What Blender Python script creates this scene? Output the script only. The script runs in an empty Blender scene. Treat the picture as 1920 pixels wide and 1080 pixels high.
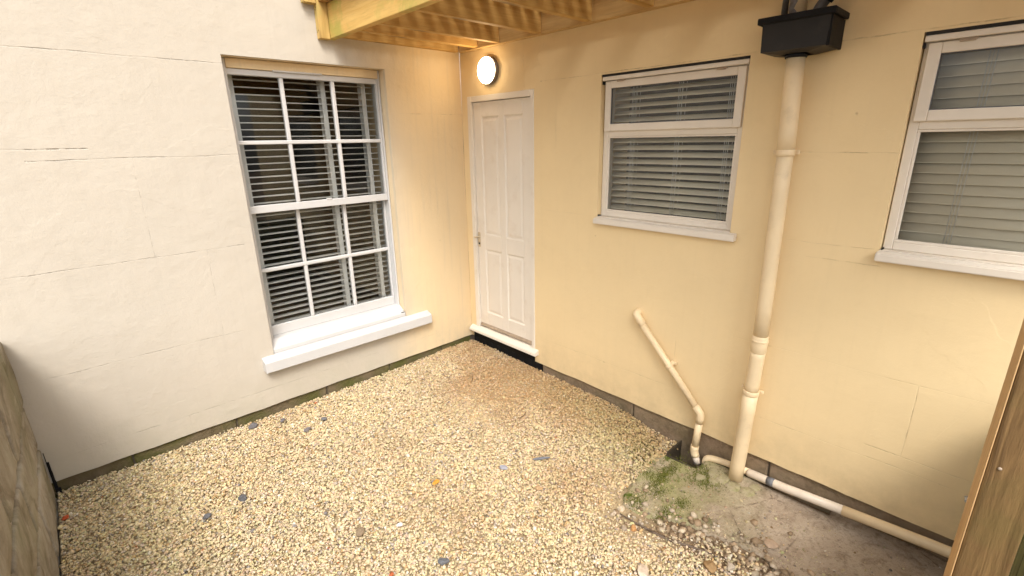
import bpy, bmesh, math, random
import numpy as np
from mathutils import Vector, Matrix, Euler, noise
R = math.radians
random.seed(7)
rng = np.random.default_rng(11)
S = bpy.context.scene
COL = S.collection

# ------------------------------------------------------------------ camera
cam_d = bpy.data.cameras.new('camera'); cam = bpy.data.objects.new('camera', cam_d); COL.objects.link(cam)
yaw, pit, rol = .750202691, -.297896725, -.0191811154
F = Vector((math.cos(pit)*math.sin(yaw), math.cos(pit)*math.cos(yaw), math.sin(pit)))
Rt = Vector((math.cos(yaw), -math.sin(yaw), 0)); Up = Rt.cross(F)
R2 = Rt*math.cos(rol)+Up*math.sin(rol); U2 = Up*math.cos(rol)-Rt*math.sin(rol)
cam.matrix_world = Matrix(((R2.x, U2.x, -F.x, -2.63211913), (R2.y, U2.y, -F.y, -3.39553735), (R2.z, U2.z, -F.z, 1.74051408), (0, 0, 0, 1)))
cam_d.sensor_width = 36; cam_d.lens = 902.67/1920*36; cam_d.clip_start = .05; cam_d.clip_end = 500
S.camera = cam
# ------------------------------------------------------------------ world and sun (bright overcast)
SUN_EL, SUN_AZ = R(50), R(213)          # azimuth clockwise from +y
W = bpy.data.worlds.new("World"); S.world = W; W.use_nodes = True
wn = W.node_tree; wn.nodes.clear()
sky = wn.nodes.new('ShaderNodeTexSky'); sky.sky_type = 'NISHITA'; sky.sun_disc = False
sky.sun_elevation = SUN_EL; sky.sun_rotation = SUN_AZ; sky.air_density = 1; sky.dust_density = 4; sky.ozone_density = 1
hs = wn.nodes.new('ShaderNodeHueSaturation'); hs.inputs['Saturation'].default_value = .3
bg = wn.nodes.new('ShaderNodeBackground'); bg.inputs['Strength'].default_value = .15
wo = wn.nodes.new('ShaderNodeOutputWorld')
wn.links.new(sky.outputs[0], hs.inputs['Color']); wn.links.new(hs.outputs[0], bg.inputs[0]); wn.links.new(bg.outputs[0], wo.inputs[0])
sd = bpy.data.lights.new('sun', 'SUN'); sd.energy = 1.2; sd.angle = R(19); sd.color = (1, .95, .88)
sun = bpy.data.objects.new('sun', sd); COL.objects.link(sun)
dirn = Vector((math.sin(SUN_AZ)*math.cos(SUN_EL), math.cos(SUN_AZ)*math.cos(SUN_EL), math.sin(SUN_EL)))
sun.rotation_euler = dirn.to_track_quat('Z', 'Y').to_euler(); sun.location = (-4, -4, 8)
S.view_settings.view_transform = 'Standard'; S.view_settings.look = 'None'
S.view_settings.gamma = 1; S.view_settings.use_curve_mapping = False; S.view_settings.exposure = .96
LAMP = 15.0
S.render.engine = 'CYCLES'; S.cycles.max_bounces = 7; S.cycles.diffuse_bounces = 4; S.cycles.transparent_max_bounces = 12

# ------------------------------------------------------------------ node helpers
class NT:
    def __init__(s, name, rough=.6, spec=.3):
        s.m = bpy.data.materials.new(name); s.m.use_nodes = True
        s.t = s.m.node_tree; s.b = s.t.nodes['Principled BSDF']; s.o = s.t.nodes['Material Output']
        s.b.inputs['Roughness'].default_value = rough; s.b.inputs['Specular IOR Level'].default_value = spec
        s.tc = s.t.nodes.new('ShaderNodeTexCoord').outputs['Object']
    def n(s, ty, **k):
        nd = s.t.nodes.new(ty)
        for a, b in k.items(): setattr(nd, a, b)
        return nd
    def put(s, sock, v):
        if isinstance(v, bpy.types.NodeSocket): s.t.links.new(v, sock)
        else: sock.default_value = v
    def noise(s, scale, detail=4, rough=.55, vec=None, dist=0):
        nd = s.n('ShaderNodeTexNoise'); s.put(nd.inputs['Vector'], vec or s.tc)
        nd.inputs['Scale'].default_value = scale; nd.inputs['Detail'].default_value = detail
        nd.inputs['Roughness'].default_value = rough; nd.inputs['Distortion'].default_value = dist
        return nd.outputs['Fac']
    def vor(s, scale, vec=None, feat='F1'):
        nd = s.n('ShaderNodeTexVoronoi', feature=feat); s.put(nd.inputs['Vector'], vec or s.tc); nd.inputs['Scale'].default_value = scale
        return nd.outputs['Distance']
    def scalev(s, v):
        nd = s.n('ShaderNodeMapping'); s.put(nd.inputs['Vector'], s.tc); nd.inputs['Scale'].default_value = v
        return nd.outputs[0]
    def math(s, op, a, b=0., c=0., clamp=False):
        nd = s.n('ShaderNodeMath', operation=op); nd.use_clamp = clamp
        s.put(nd.inputs[0], a); s.put(nd.inputs[1], b); s.put(nd.inputs[2], c)
        return nd.outputs[0]
    def rng(s, v, a, b, c=0., d=1., smooth=False):
        nd = s.n('ShaderNodeMapRange'); nd.clamp = True
        if smooth: nd.interpolation_type = 'SMOOTHSTEP'
        s.put(nd.inputs[0], v)
        for i, q in enumerate((a, b, c, d)): nd.inputs[i+1].default_value = q
        return nd.outputs[0]
    def mix(s, f, a, b, mode='MIX'):
        nd = s.n('ShaderNodeMix', data_type='RGBA', blend_type=mode)
        s.put(nd.inputs[0], f)
        for i, q in ((6, a), (7, b)): s.put(nd.inputs[i], (*q, 1) if isinstance(q, tuple) and len(q) == 3 else q)
        return nd.outputs[2]
    def bump(s, h, strength=.5, dist=.005, prev=None):
        nd = s.n('ShaderNodeBump'); s.put(nd.inputs['Height'], h)
        nd.inputs['Strength'].default_value = strength; nd.inputs['Distance'].default_value = dist
        if prev: s.t.links.new(prev, nd.inputs['Normal'])
        return nd.outputs[0]
    def col(s, c): s.put(s.b.inputs['Base Color'], (*c, 1) if isinstance(c, tuple) else c); return s
    def nrm(s, x): s.t.links.new(x, s.b.inputs['Normal']); return s
    def xyz(s):
        nd = s.n('ShaderNodeSeparateXYZ'); s.t.links.new(s.tc, nd.inputs[0]); return nd.outputs

def plain(name, c, rough=.5, var=.12, nscale=9, bump=.15, spec=.35, bscale=60, dirt=None):
    m = NT(name, rough, spec)
    f = m.noise(nscale, 5)
    base = m.mix(m.rng(f, .3, .7), tuple(x*(1-var) for x in c), tuple(min(1, x*(1+var*.6)) for x in c))
    if dirt:
        d = m.rng(m.noise(dirt[1], 6, .65), .55, .75, 0, dirt[2])
        base = m.mix(d, base, dirt[0])
    m.col(base); m.nrm(m.bump(m.noise(bscale, 4), bump, .003))
    return m.m

def paint_wall(name, c, sax, lines, stainc, seed, tex=.5, warm=None, patch=.06, streak=.14):
    """sax: 0 if wall runs along x, 1 if along y. lines: (dir, pos, lo, hi, width, strength)"""
    m = NT(name, .82, .18); X = m.xyz(); s_, z_ = X[sax], X[2]
    wob = m.math('MULTIPLY', m.math('SUBTRACT', m.noise(3.1, 3), .5), .022)
    gate = m.rng(m.noise(5.3, 4, .6), .42, .56)
    gate2 = m.rng(m.noise(23, 3, .6), .38, .55)
    tot = None
    for d, pos, lo, hi, w, st in lines:
        a, b = (z_, s_) if d == 'h' else (s_, z_)
        dd = m.math('ABSOLUTE', m.math('SUBTRACT', m.math('ADD', a, wob), pos))
        k = m.rng(dd, w, w*.3, 0, st)
        g = m.math('MULTIPLY', m.math('GREATER_THAN', b, lo), m.math('LESS_THAN', b, hi))
        k = m.math('MULTIPLY', k, g)
        tot = k if tot is None else m.math('MAXIMUM', tot, k)
    crack = m.math('MULTIPLY', tot, m.math('MAXIMUM', m.math('MULTIPLY', gate, gate2), .16))
    n1 = m.noise(1.3, 5, .6); n2 = m.noise(9, 6, .7)
    base = m.mix(m.rng(n1, .3, .7), tuple(x*.94 for x in c), c)
    base = m.mix(m.rng(n2, .50, .74, 0, .28), base, tuple(x*y for x, y in zip(c, (.90, .88, .84))))
    if warm:        # warm lamp and bounce light mixed into the paint near the corner and reveals
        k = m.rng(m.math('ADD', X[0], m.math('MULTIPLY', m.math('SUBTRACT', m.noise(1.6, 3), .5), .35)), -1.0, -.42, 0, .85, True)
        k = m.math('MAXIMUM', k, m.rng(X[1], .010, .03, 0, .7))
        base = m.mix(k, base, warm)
    # grime rising from the ground and in patches
    low = m.math('MULTIPLY', m.rng(z_, .30, -.03, 0, 1), m.rng(m.noise(7, 6, .7), .35, .7, .05, .5))
    base = m.mix(low, base, stainc)
    strk = m.noise(4, 4, .6, m.scalev((7, 7, .35)))
    base = m.mix(m.rng(strk, .52, .8, 0, streak), base, tuple(x*.8 for x in c))
    # chips and pits
    v = m.vor(5.5); pit = m.math('MULTIPLY', m.rng(m.math('ADD', v, m.math('MULTIPLY', m.noise(60, 3), .05)), .065, .035), m.rng(m.noise(2.4, 2), .5, .6))
    base = m.mix(m.math('MULTIPLY', crack, .5), base, tuple(x*.42 for x in c))
    base = m.mix(m.math('MULTIPLY', pit, .35), base, tuple(x*.5 for x in c))
    m.col(base)
    rough = m.noise(9, 6, .62); fine = m.noise(110, 2, .6); tro = m.noise(5, 3, .5, m.scalev((1, 1, 1.7)), .3)
    h = m.math('ADD', m.math('MULTIPLY', rough, tex), m.math('ADD', m.math('MULTIPLY', fine, .07), m.math('MULTIPLY', tro, .45)))
    h = m.math('ADD', h, m.math('MULTIPLY', m.rng(m.noise(1.9, 5, .55, None, .5), .535, .555, 0, 1, True), patch))
    h = m.math('SUBTRACT', h, m.math('ADD', m.math('MULTIPLY', crack, .7), m.math('MULTIPLY', pit, .35)))
    m.nrm(m.bump(h, .55, .011))
    return m.m

def timber(name, c, c2, axis, seed=0, rough=.65, green=None, knot=True, gr=1.0, fine=1):
    m = NT(name, rough, .25)
    sc = [14*fine]*3; sc[axis] = .9*fine
    rnd = m.n('ShaderNodeObjectInfo').outputs['Random']
    off = m.n('ShaderNodeVectorMath', operation='ADD'); m.put(off.inputs[0], m.scalev(tuple(sc)))
    cmb = m.n('ShaderNodeCombineXYZ')
    for i in range(3): m.put(cmb.inputs[i], m.math('MULTIPLY', rnd, 37.+i*11))
    m.put(off.inputs[1], cmb.outputs[0]); vec = off.outputs[0]
    g = m.noise(1.1, 7, .65, vec, 1.4); g2 = m.noise(6, 5, .7, vec, .3)
    base = m.mix(m.rng(g, .36, .66), c, c2)
    base = m.mix(m.rng(g2, .5, .75, 0, .45), base, tuple(x*.55 for x in c2))
    if knot:
        kv = m.vor(1.0, m.scalev(tuple(4.2 if i != axis else 1.7 for i in range(3))))
        base = m.mix(m.rng(kv, .15, .05, 0, .75), base, tuple(x*.3 for x in c2))
    if green:
        base = m.mix(m.rng(m.noise(3.3, 5, .6, None, .9), .46, .62, 0, green[3]), base, green[:3])
    base = m.mix(m.rng(m.noise(1.7, 3), .3, .7, 0, .25), base, tuple(x*.7 for x in c))
    m.col(base)
    m.nrm(m.bump(m.math('ADD', g, m.math('MULTIPLY', g2, .5)), .45*gr, .004))
    return m.m

CREAM_A = (.535, .482, .402); CREAM_B = (.85, .665, .385)
LA = [('h', 2.2, -3.2, -1.3, .0035, 1), ('h', 1.685, -2.7, -1.7, .0035, 1), ('h', 1.13, -3, -1.8, .0028, .8), ('h', .57, -3, -1.9, .0025, .6), ('h', .10, -3, -.4, .0025, .5),
      ('v', -2.28, 1.13, 1.68, .002, .4), ('v', -2.02, .57, 1.13, .002, .4), ('v', -2.3, -.03, .1, .002, .6), ('h', 1.95, -.6, 0, .003, .7), ('h', 2.72, -3, 0, .003, .8), ('h', 1.74, -3, -2.45, .005, 1)]
LB = [('h', 2.127, -5.5, -.9, .0032, 1), ('h', .657, -5.5, -2.4, .0022, .5), ('v', -3.226, .28, .66, .0026, 1), ('h', .285, -5, -3.08, .003, 1), ('h', .20, -2.0, -.95, .0028, .9),
      ('h', .22, -5, -2.6, .0025, .7), ('v', -2.06, .2, .66, .0022, .6), ('v', -1.62, -.03, .2, .002, .6), ('h', 1.66, -3, -2.6, .0028, .8), ('v', -1.05, 1.7, 2.12, .002, .7), ('h', 1.17, -3, -2.7, .002, .6), ('v', -.74, 2.1, 2.4, .002, .8), ('h', 1.24, -5.5, -.9, .002, .4)]
M = {}
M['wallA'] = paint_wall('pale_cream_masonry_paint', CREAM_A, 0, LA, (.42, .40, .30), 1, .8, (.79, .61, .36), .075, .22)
M['wallB'] = paint_wall('warm_cream_masonry_paint', CREAM_B, 1, LB, (.50, .39, .22), 2, .28)
M['pipe'] = plain('cream_painted_plastic', (.82, .65, .41), .42, .10, 4, .12, .4, 35, ((.45, .34, .2), 9, .35))
M['pipe2'] = plain('aged_white_plastic', (.70, .60, .48), .4, .12, 5, .1, .4, 40, ((.4, .33, .24), 14, .5))
M['white'] = plain('white_gloss_paint', (.56, .55, .535), .38, .05, 6, .12, .45, 40, ((.55, .5, .42), 12, .18))
M['upvc'] = plain('off_white_frame_plastic', (.77, .695, .585), .4, .05, 5, .06, .4, 40, ((.55, .45, .36), 9, .22))
M['doorpaint'] = plain('white_door_paint', (.79, .72, .615), .45, .04, 3, .12, .35, 35, ((.55, .43, .30), 5, .35))
M['black'] = plain('black_membrane', (.008, .008, .009), .6, .3, 10, .3, .2)
M['hop'] = plain('black_grey_plastic', (.017, .015, .014), .5, .3, 7, .25, .35, 30, ((.045, .038, .032), 9, .5))
M['seal'] = plain('dark_sealant', (.02, .017, .014), .7, .2, 30, .3)
M['slat'] = plain('white_blind_slat', (.80, .78, .74), .4, .05, 6, .03)
M['slat_warm'] = plain('ivory_blind_slat', (.84, .745, .57), .42, .06, 6, .03)
M['tape'] = plain('white_ladder_tape', (.80, .79, .76), .8, .06, 30, .2)
M['brass'] = plain('dull_brass', (.66, .54, .36), .38, .25, 30, .2, .5)
M['brass'].node_tree.nodes['Principled BSDF'].inputs['Metallic'].default_value = .25
M['alu'] = plain('worn_brown_metal_strip', (.42, .33, .24), .45, .2, 20, .2, .5)
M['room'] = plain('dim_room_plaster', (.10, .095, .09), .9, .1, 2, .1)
M['greyp'] = plain('grey_plastic', (.10, .10, .10), .45, .2, 9, .1, .4)
M['lamprim'] = plain('grey_lamp_base', (.22, .19, .17), .5, .1, 9, .1, .4)
M['tapegrey'] = plain('grey_repair_tape', (.16, .16, .17), .4, .4, 60, .3, .4)
M['mortar'] = plain('dark_mortar', (.13, .105, .075), .95, .3, 30, .6)
m = NT('glass', .02)
tr = m.n('ShaderNodeBsdfTransparent'); tr.inputs[0].default_value = (.955, .965, .96, 1)
gl = m.n('ShaderNodeBsdfGlossy'); gl.inputs['Roughness'].default_value = .015
fr = m.n('ShaderNodeFresnel'); fr.inputs['IOR'].default_value = 1.5
ms = m.n('ShaderNodeMixShader'); m.t.links.new(m.math('MULTIPLY', fr.outputs[0], .8), ms.inputs[0])
m.t.links.new(tr.outputs[0], ms.inputs[1]); m.t.links.new(gl.outputs[0], ms.inputs[2]); m.t.links.new(ms.outputs[0], m.o.inputs[0])
M['glass'] = m.m
m = NT('lit_lamp_diffuser', .4); m.col((.9, .85, .75)); m.b.inputs['Emission Color'].default_value = (1, .76, .46, 1); m.b.inputs['Emission Strength'].default_value = LAMP
M['lamp'] = m.m
# timber
YEL_ = (.62, .41, .15); YEL2 = (.42, .24, .075)
M['joist'] = timber('pine_joist', (.60, .37, .12), (.47, .26, .07), 0)
M['board'] = timber('pine_deck_board', (.44, .26, .10), (.30, .16, .05), 1)
M['beam'] = timber('treated_pine_beam', (.72, .48, .16), (.60, .36, .10), 1, green=(.34, .34, .07, .75))
M['ledger'] = timber('pine_ledger', (.60, .40, .17), (.46, .28, .10), 1)
M['upright'] = timber('pine_upright', (.62, .42, .15), (.44, .27, .08), 2, green=(.36, .36, .1, .4))
M['post'] = timber('weathered_brown_post', (.25, .15, .06), (.115, .064, .024), 2, green=(.10, .10, .025, .3), gr=2, fine=2.6)
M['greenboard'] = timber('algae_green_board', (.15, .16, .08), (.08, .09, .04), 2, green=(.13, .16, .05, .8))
# plinths
def stone(name, c, c2, moss, ms=.5, sc=6):
    m = NT(name, .9, .15)
    base = m.mix(m.rng(m.noise(sc, 6, .65), .35, .66), c, c2)
    base = m.mix(m.rng(m.noise(sc*3.3, 6, .7), .5, .72, 0, .6), base, tuple(x*.55 for x in c2))
    if moss: base = m.mix(m.rng(m.noise(3.1, 5, .6), .42, .62, 0, ms), base, moss)
    m.col(base); m.nrm(m.bump(m.noise(28, 8, .7), .8, .012)); return m.m
M['plinthA'] = stone('mossy_plinth_stone', (.20, .155, .095), (.13, .10, .055), (.10, .105, .025), .8)
M['plinthB'] = stone('brown_plinth_stone', (.34, .25, .165), (.22, .155, .10), (.13, .12, .05), .35)
# boundary wall stone: grey-brown, stained
m = NT('stained_wall_stone', .9, .15)
b1 = m.mix(m.rng(m.noise(1.6, 6, .6, None, .6), .35, .65), (.46, .42, .35), (.31, .27, .20))
b1 = m.mix(m.rng(m.noise(4.2, 7, .7, None, 1.2), .45, .7, 0, .8), b1, (.13, .10, .06))
b1 = m.mix(m.rng(m.noise(7, 6, .7, None, .4), .56, .72, 0, .7), b1, (.55, .49, .41))
b1 = m.mix(m.rng(m.noise(2.3, 4, .6), .5, .66, 0, .35), b1, (.20, .21, .11))
m.col(b1); m.nrm(m.bump(m.noise(13, 8, .72), .8, .018)); M['bstone'] = m.m
M['bmortar'] = plain('pale_lime_mortar', (.42, .37, .30), .95, .25, 14, .6)

# ------------------------------------------------------------------ mesh helpers
def ident(o, label=None, cat=None, group=None, kind=None):
    if label: o['label'] = label
    if cat: o['category'] = cat
    if group: o['group'] = group
    if kind: o['kind'] = kind
    return o
def thing(name, label, cat, loc=(0, 0, 0), group=None):
    o = bpy.data.objects.new(name, None); COL.objects.link(o); o.location = loc; o.empty_display_size = .1
    return ident(o, label, cat, group)
def wloc(o):
    v = Vector((0, 0, 0))
    while o: v = v+o.location; o = o.parent
    return v
def obj(name, bm, mat, parent=None, smooth=False, loc=None):
    """bm in world coordinates; the object's origin goes to loc (default: the parent's origin)"""
    me = bpy.data.meshes.new(name)
    o = bpy.data.objects.new(name, me)
    org = Vector(loc) if loc is not None else (wloc(parent) if parent else Vector((0, 0, 0)))
    bmesh.ops.translate(bm, vec=-org, verts=bm.verts)
    bmesh.ops.recalc_face_normals(bm, faces=bm.faces)
    bm.to_mesh(me); bm.free()
    me.materials.append(mat)
    if smooth:
        for p in me.polygons: p.use_smooth = True
    COL.objects.link(o)
    if parent: o.parent = parent; o.location = org-wloc(parent)
    else: o.location = org
    return o
def nb(): return bmesh.new()
def box(bm, lo, hi, bev=0, seg=1, rot=None, piv=None):
    lo, hi = [min(a, b) for a, b in zip(lo, hi)], [max(a, b) for a, b in zip(lo, hi)]
    t = bmesh.new()
    bmesh.ops.create_cube(t, size=1)
    for v in t.verts: v.co = Vector([(lo[i]+hi[i])/2+v.co[i]*(hi[i]-lo[i]) for i in range(3)])
    if bev: bmesh.ops.bevel(t, geom=list(t.edges), offset=bev, segments=seg, affect='EDGES', profile=.5)
    if rot is not None: bmesh.ops.rotate(t, cent=piv or Vector([(lo[i]+hi[i])/2 for i in range(3)]), matrix=rot, verts=t.verts)
    me = bpy.data.meshes.new('tmp'); t.to_mesh(me); t.free(); bm.from_mesh(me); bpy.data.meshes.remove(me)
    return bm
def tube(bm, pts, r, seg=20, cap=True):
    """r may be a number or a list, parallel frames"""
    pts = [Vector(p) for p in pts]; rs = r if isinstance(r, (list, tuple)) else [r]*len(pts)
    rings = []; u = None
    for i, p in enumerate(pts):
        d = (pts[min(i+1, len(pts)-1)]-pts[max(i-1, 0)]).normalized()
        if i and i < len(pts)-1:
            a = (pts[i]-pts[i-1]); b = (pts[i+1]-pts[i])
            if a.length > 1e-6 and b.length > 1e-6: d = (a.normalized()+b.normalized()).normalized()
        if u is None:
            u = d.orthogonal().normalized()
        u = (u-d*u.dot(d)).normalized(); w = d.cross(u)
        rings.append([bm.verts.new(p+(u*math.cos(k*2*math.pi/seg)+w*math.sin(k*2*math.pi/seg))*rs[i]) for k in range(seg)])
    for a, b in zip(rings, rings[1:]):
        for k in range(seg): bm.faces.new((a[k], a[(k+1) % seg], b[(k+1) % seg], b[k])).smooth = True
    if cap:
        bm.faces.new(rings[0][::-1]); bm.faces.new(rings[-1])
    return bm
def bend(pts, r=.03, n=5):
    """round the corners of a polyline"""
    pts = [Vector(p) for p in pts]; out = [pts[0]]
    for i in range(1, len(pts)-1):
        a = (pts[i-1]-pts[i]).normalized(); b = (pts[i+1]-pts[i]).normalized()
        p0 = pts[i]+a*r; p2 = pts[i]+b*r
        for k in range(n+1):
            t = k/n; out.append(p0*(1-t)**2+pts[i]*2*t*(1-t)+p2*t*t)
    out.append(pts[-1]); return out
def cyl(bm, p, q, r, seg=20): return tube(bm, [p, q], r, seg)
def lathe(bm, c, axis, prof, seg=32):
    """prof: (distance along axis, radius)"""
    axis = Vector(axis).normalized(); u = axis.orthogonal().normalized(); w = axis.cross(u); rings = []
    for d, r in prof:
        rings.append([bm.verts.new(Vector(c)+axis*d+(u*math.cos(2*math.pi*k/seg)+w*math.sin(2*math.pi*k/seg))*max(r, 1e-4)) for k in range(seg)])
    for a, b in zip(rings, rings[1:]):
        for k in range(seg): bm.faces.new((a[k], a[(k+1) % seg], b[(k+1) % seg], b[k])).smooth = True
    bm.faces.new(rings[0][::-1]); bm.faces.new(rings[-1]); return bm

def wall_mesh(name, mat, fixed, s0, s1, z0, z1, thick, holes, amp, label, cell=.09):
    """vertical wall: front face on plane fixed=0 with gentle unevenness; fixed is 'y' (runs in x) or 'x' (runs in y)"""
    ss = set(np.round(np.arange(s0, s1, cell), 4)) | {s1}; zs = set(np.round(np.arange(z0, z1, cell), 4)) | {z1}
    for h in holes: ss |= {h[0], h[1]}; zs |= {h[2], h[3]}
    def clean(v, keep):
        v = sorted(v); out = [v[0]]
        for a in v[1:]:
            if a-out[-1] < .012:
                if a in keep: out[-1] = a
                continue
            out.append(a)
        return out
    ks = {s0, s1}; kz = {z0, z1}
    for h in holes: ks |= {h[0], h[1]}; kz |= {h[2], h[3]}
    ss = clean(ss, ks); zs = clean(zs, kz)
    bm = nb(); V = {}
    edge_s = [h[0] for h in holes]+[h[1] for h in holes]; 
    def vert(i, j, k):
        if (i, j, k) not in V:
            s, z = ss[i], zs[j]
            if k == 0:
                d = amp*noise.fractal(Vector((s*.9, z*.9, 3.1)), .8, 2, 4)+amp*.25*noise.noise(Vector((s*6, z*6, 1)))
                zz = z
                if j == 0: zz = z+.006*noise.noise(Vector((s*5, 0, 9)))+.003*noise.noise(Vector((s*21, 0, 2)))
                co = (s, d, zz) if fixed == 'y' else (d, s, zz)
            else: co = (s, thick, z) if fixed == 'y' else (thick, s, z)
            V[i, j, k] = bm.verts.new(co)
        return V[i, j, k]
    def solid(i, j):
        if i < 0 or j < 0 or i >= len(ss)-1 or j >= len(zs)-1: return False
        a, b = (ss[i]+ss[i+1])/2, (zs[j]+zs[j+1])/2
        return not any(h[0] < a < h[1] and h[2] < b < h[3] for h in holes)
    for i in range(len(ss)-1):
        for j in range(len(zs)-1):
            if not solid(i, j): continue
            f = bm.faces.new((vert(i, j, 0), vert(i+1, j, 0), vert(i+1, j+1, 0), vert(i, j+1, 0))); f.smooth = True
            bm.faces.new((vert(i, j, 1), vert(i+1, j, 1), vert(i+1, j+1, 1), vert(i, j+1, 1)))
            for di, dj, e in ((-1, 0, ((i, j), (i, j+1))), (1, 0, ((i+1, j), (i+1, j+1))), (0, -1, ((i, j), (i+1, j))), (0, 1, ((i, j+1), (i+1, j+1)))):
                if not solid(i+di, j+dj):
                    (a, b), (c, d) = e
                    bm.faces.new((vert(a, b, 0), vert(c, d, 0), vert(c, d, 1), vert(a, b, 1)))
    bmesh.ops.recalc_face_normals(bm, faces=bm.faces); bm.normal_update()
    es = [e for e in bm.edges if len(e.link_faces) == 2 and e.calc_face_angle(0) > 1.0]
    for e in es: e.smooth = False
    o = obj(name, bm, mat)
    return ident(o, label, 'wall')

# ------------------------------------------------------------------ ground
def edge_x(y):      # left border of the bare concrete
    P = [(-2.05, -.10), (-2.10, -.40), (-2.15, -.62), (-2.22, -.74), (-2.35, -.70), (-2.5, -.62), (-2.75, -.56), (-3.1, -.60), (-3.6, -.66), (-4.6, -.7)]
    return np.interp(-y, [-p[0] for p in P], [p[1] for p in P])
def in_conc(x, y, m=0.):
    return (x > edge_x(y)-m) & (y < -2.08+m-.05*np.clip(x+.5, -1, 1))
def fbm(x, y, f, seed=0):
    r = np.random.default_rng(seed); out = 0; a = 1
    for k in range(4):
        for _ in range(3):
            th = r.uniform(0, 6.28); ph = r.uniform(0, 6.28)
            out = out+a*np.sin((x*math.cos(th)+y*math.sin(th))*f*r.uniform(.7, 1.3)+ph)
        a *= .5; f *= 2.1
    return out/3.5
def gz(x, y):
    """gravel surface height"""
    z = -.097+.008*fbm(x, y, 2.2, 3)
    # falls away towards the bare concrete
    d = np.hypot(np.clip(edge_x(y)-x, 0, 9), np.clip(y+2.1, 0, 9))
    t = np.clip(1-d/.55, 0, 1); z = z-.073*t*t*(3-2*t)
    # slightly banked into the corner by the door
    z = z+.022*np.exp(-((x+.25)**2+(y+.25)**2)/.12)
    return z
def soil_z(x, y):
    z = gz(x, y)-.016+.004*fbm(x, y, 30, 5)+.017*np.clip(fbm(x, y, 4.5, 51)-.35, 0, 1)
    c = in_conc(x, y, .03)
    z = np.where(c, -.188, z)
    pit = ((x > -.175) & (y < -2.15) & (y > -2.36)); z = np.where(pit, -.40, z)
    return z
def grid_mesh(name, mat, x0, x1, y0, y1, st, zf, keep=None, skirt=0):
    nx, ny = int((x1-x0)/st)+1, int((y1-y0)/st)+1
    X, Y = np.meshgrid(np.linspace(x0, x1, nx), np.linspace(y0, y1, ny), indexing='ij'); Z = zf(X, Y)
    co = np.stack([X, Y, Z], -1).reshape(-1, 3)
    I = np.arange(nx*ny).reshape(nx, ny)
    q = np.stack([I[:-1, :-1], I[1:, :-1], I[1:, 1:], I[:-1, 1:]], -1).reshape(-1, 4)
    if keep is not None:
        k = keep(co[:, 0], co[:, 1]); q = q[k[q].all(1)]
    me = bpy.data.meshes.new(name); me.from_pydata(co.tolist(), [], q.tolist())
    for p in me.polygons: p.use_smooth = True
    if keep is not None or skirt:
        bm = nb(); bm.from_mesh(me)
        bmesh.ops.delete(bm, geom=[v for v in bm.verts if not v.link_faces], context='VERTS')
        if skirt:
            be = [e for e in bm.edges if e.is_boundary]
            r = bmesh.ops.extrude_edge_only(bm, edges=be)
            for v in r['geom']:
                if isinstance(v, bmesh.types.BMVert): v.co.z -= skirt
        bm.to_mesh(me); bm.free()
    me.materials.append(mat); o = bpy.data.objects.new(name, me); COL.objects.link(o); return o

m = NT('brown_soil', .95, .1)
b1 = m.mix(m.rng(m.noise(7, 7, .7), .35, .65), (.15, .10, .06), (.27, .19, .12))
b1 = m.mix(m.rng(m.noise(90, 3, .6), .55, .7, 0, .8), b1, (.40, .32, .2))
X = m.xyz(); gv = m.math('MULTIPLY', m.rng(m.math('ADD', X[1], m.math('MULTIPLY', X[0], -1.3)), -1.6, -1.25), m.math('GREATER_THAN', X[2], -.19))
b1 = m.mix(gv, b1, (.46, .355, .215))
m.col(b1); m.nrm(m.bump(m.noise(70, 6, .7), 1, .012)); M['soil'] = m.m
m = NT('weathered_concrete', .9, .15); X = m.xyz()
b1 = m.mix(m.rng(m.noise(3.5, 7, .65, None, .5), .35, .65), (.56, .46, .35), (.43, .335, .245))
b1 = m.mix(m.rng(m.noise(11, 7, .72, None, .8), .50, .66, 0, .65), b1, (.22, .155, .10))
b1 = m.mix(m.rng(m.noise(38, 5, .7), .53, .66, 0, .5), b1, (.18, .13, .09))
b1 = m.mix(m.rng(m.noise(14, 7, .75, None, .6), .58, .7, 0, .6), b1, (.52, .45, .36))
near = m.rng(m.math('ADD', X[1], m.math('MULTIPLY', X[0], -.25)), -2.75, -2.2, 0, 1)     # algae where the gully overflows
b1 = m.mix(m.math('MULTIPLY', near, m.rng(m.noise(5.5, 6, .6, None, .6), .36, .58, .15, .9)), b1, (.36, .35, .15))
b1 = m.mix(m.math('MULTIPLY', near, m.rng(m.noise(9, 6, .7, None, .4), .54, .64)), b1, (.10, .13, .02))
fs = m.vor(3.2, None, 'DISTANCE_TO_EDGE'); fs = m.math('ADD', fs, m.math('MULTIPLY', m.math('SUBTRACT', m.noise(24, 5, .7), .5), .10))
b1 = m.mix(m.math('MULTIPLY', m.rng(fs, .012, .002), m.rng(m.noise(3, 3), .5, .62, 0, .7)), b1, (.13, .09, .06))
b1 = m.mix(m.rng(m.vor(140), .12, .2, .5, 0), b1, (.10, .075, .05))
m.col(b1); m.nrm(m.bump(m.math('ADD', m.noise(26, 8, .75), m.math('MULTIPLY', m.noise(5, 4), .8)), 1, .022)); M['conc'] = m.m

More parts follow.
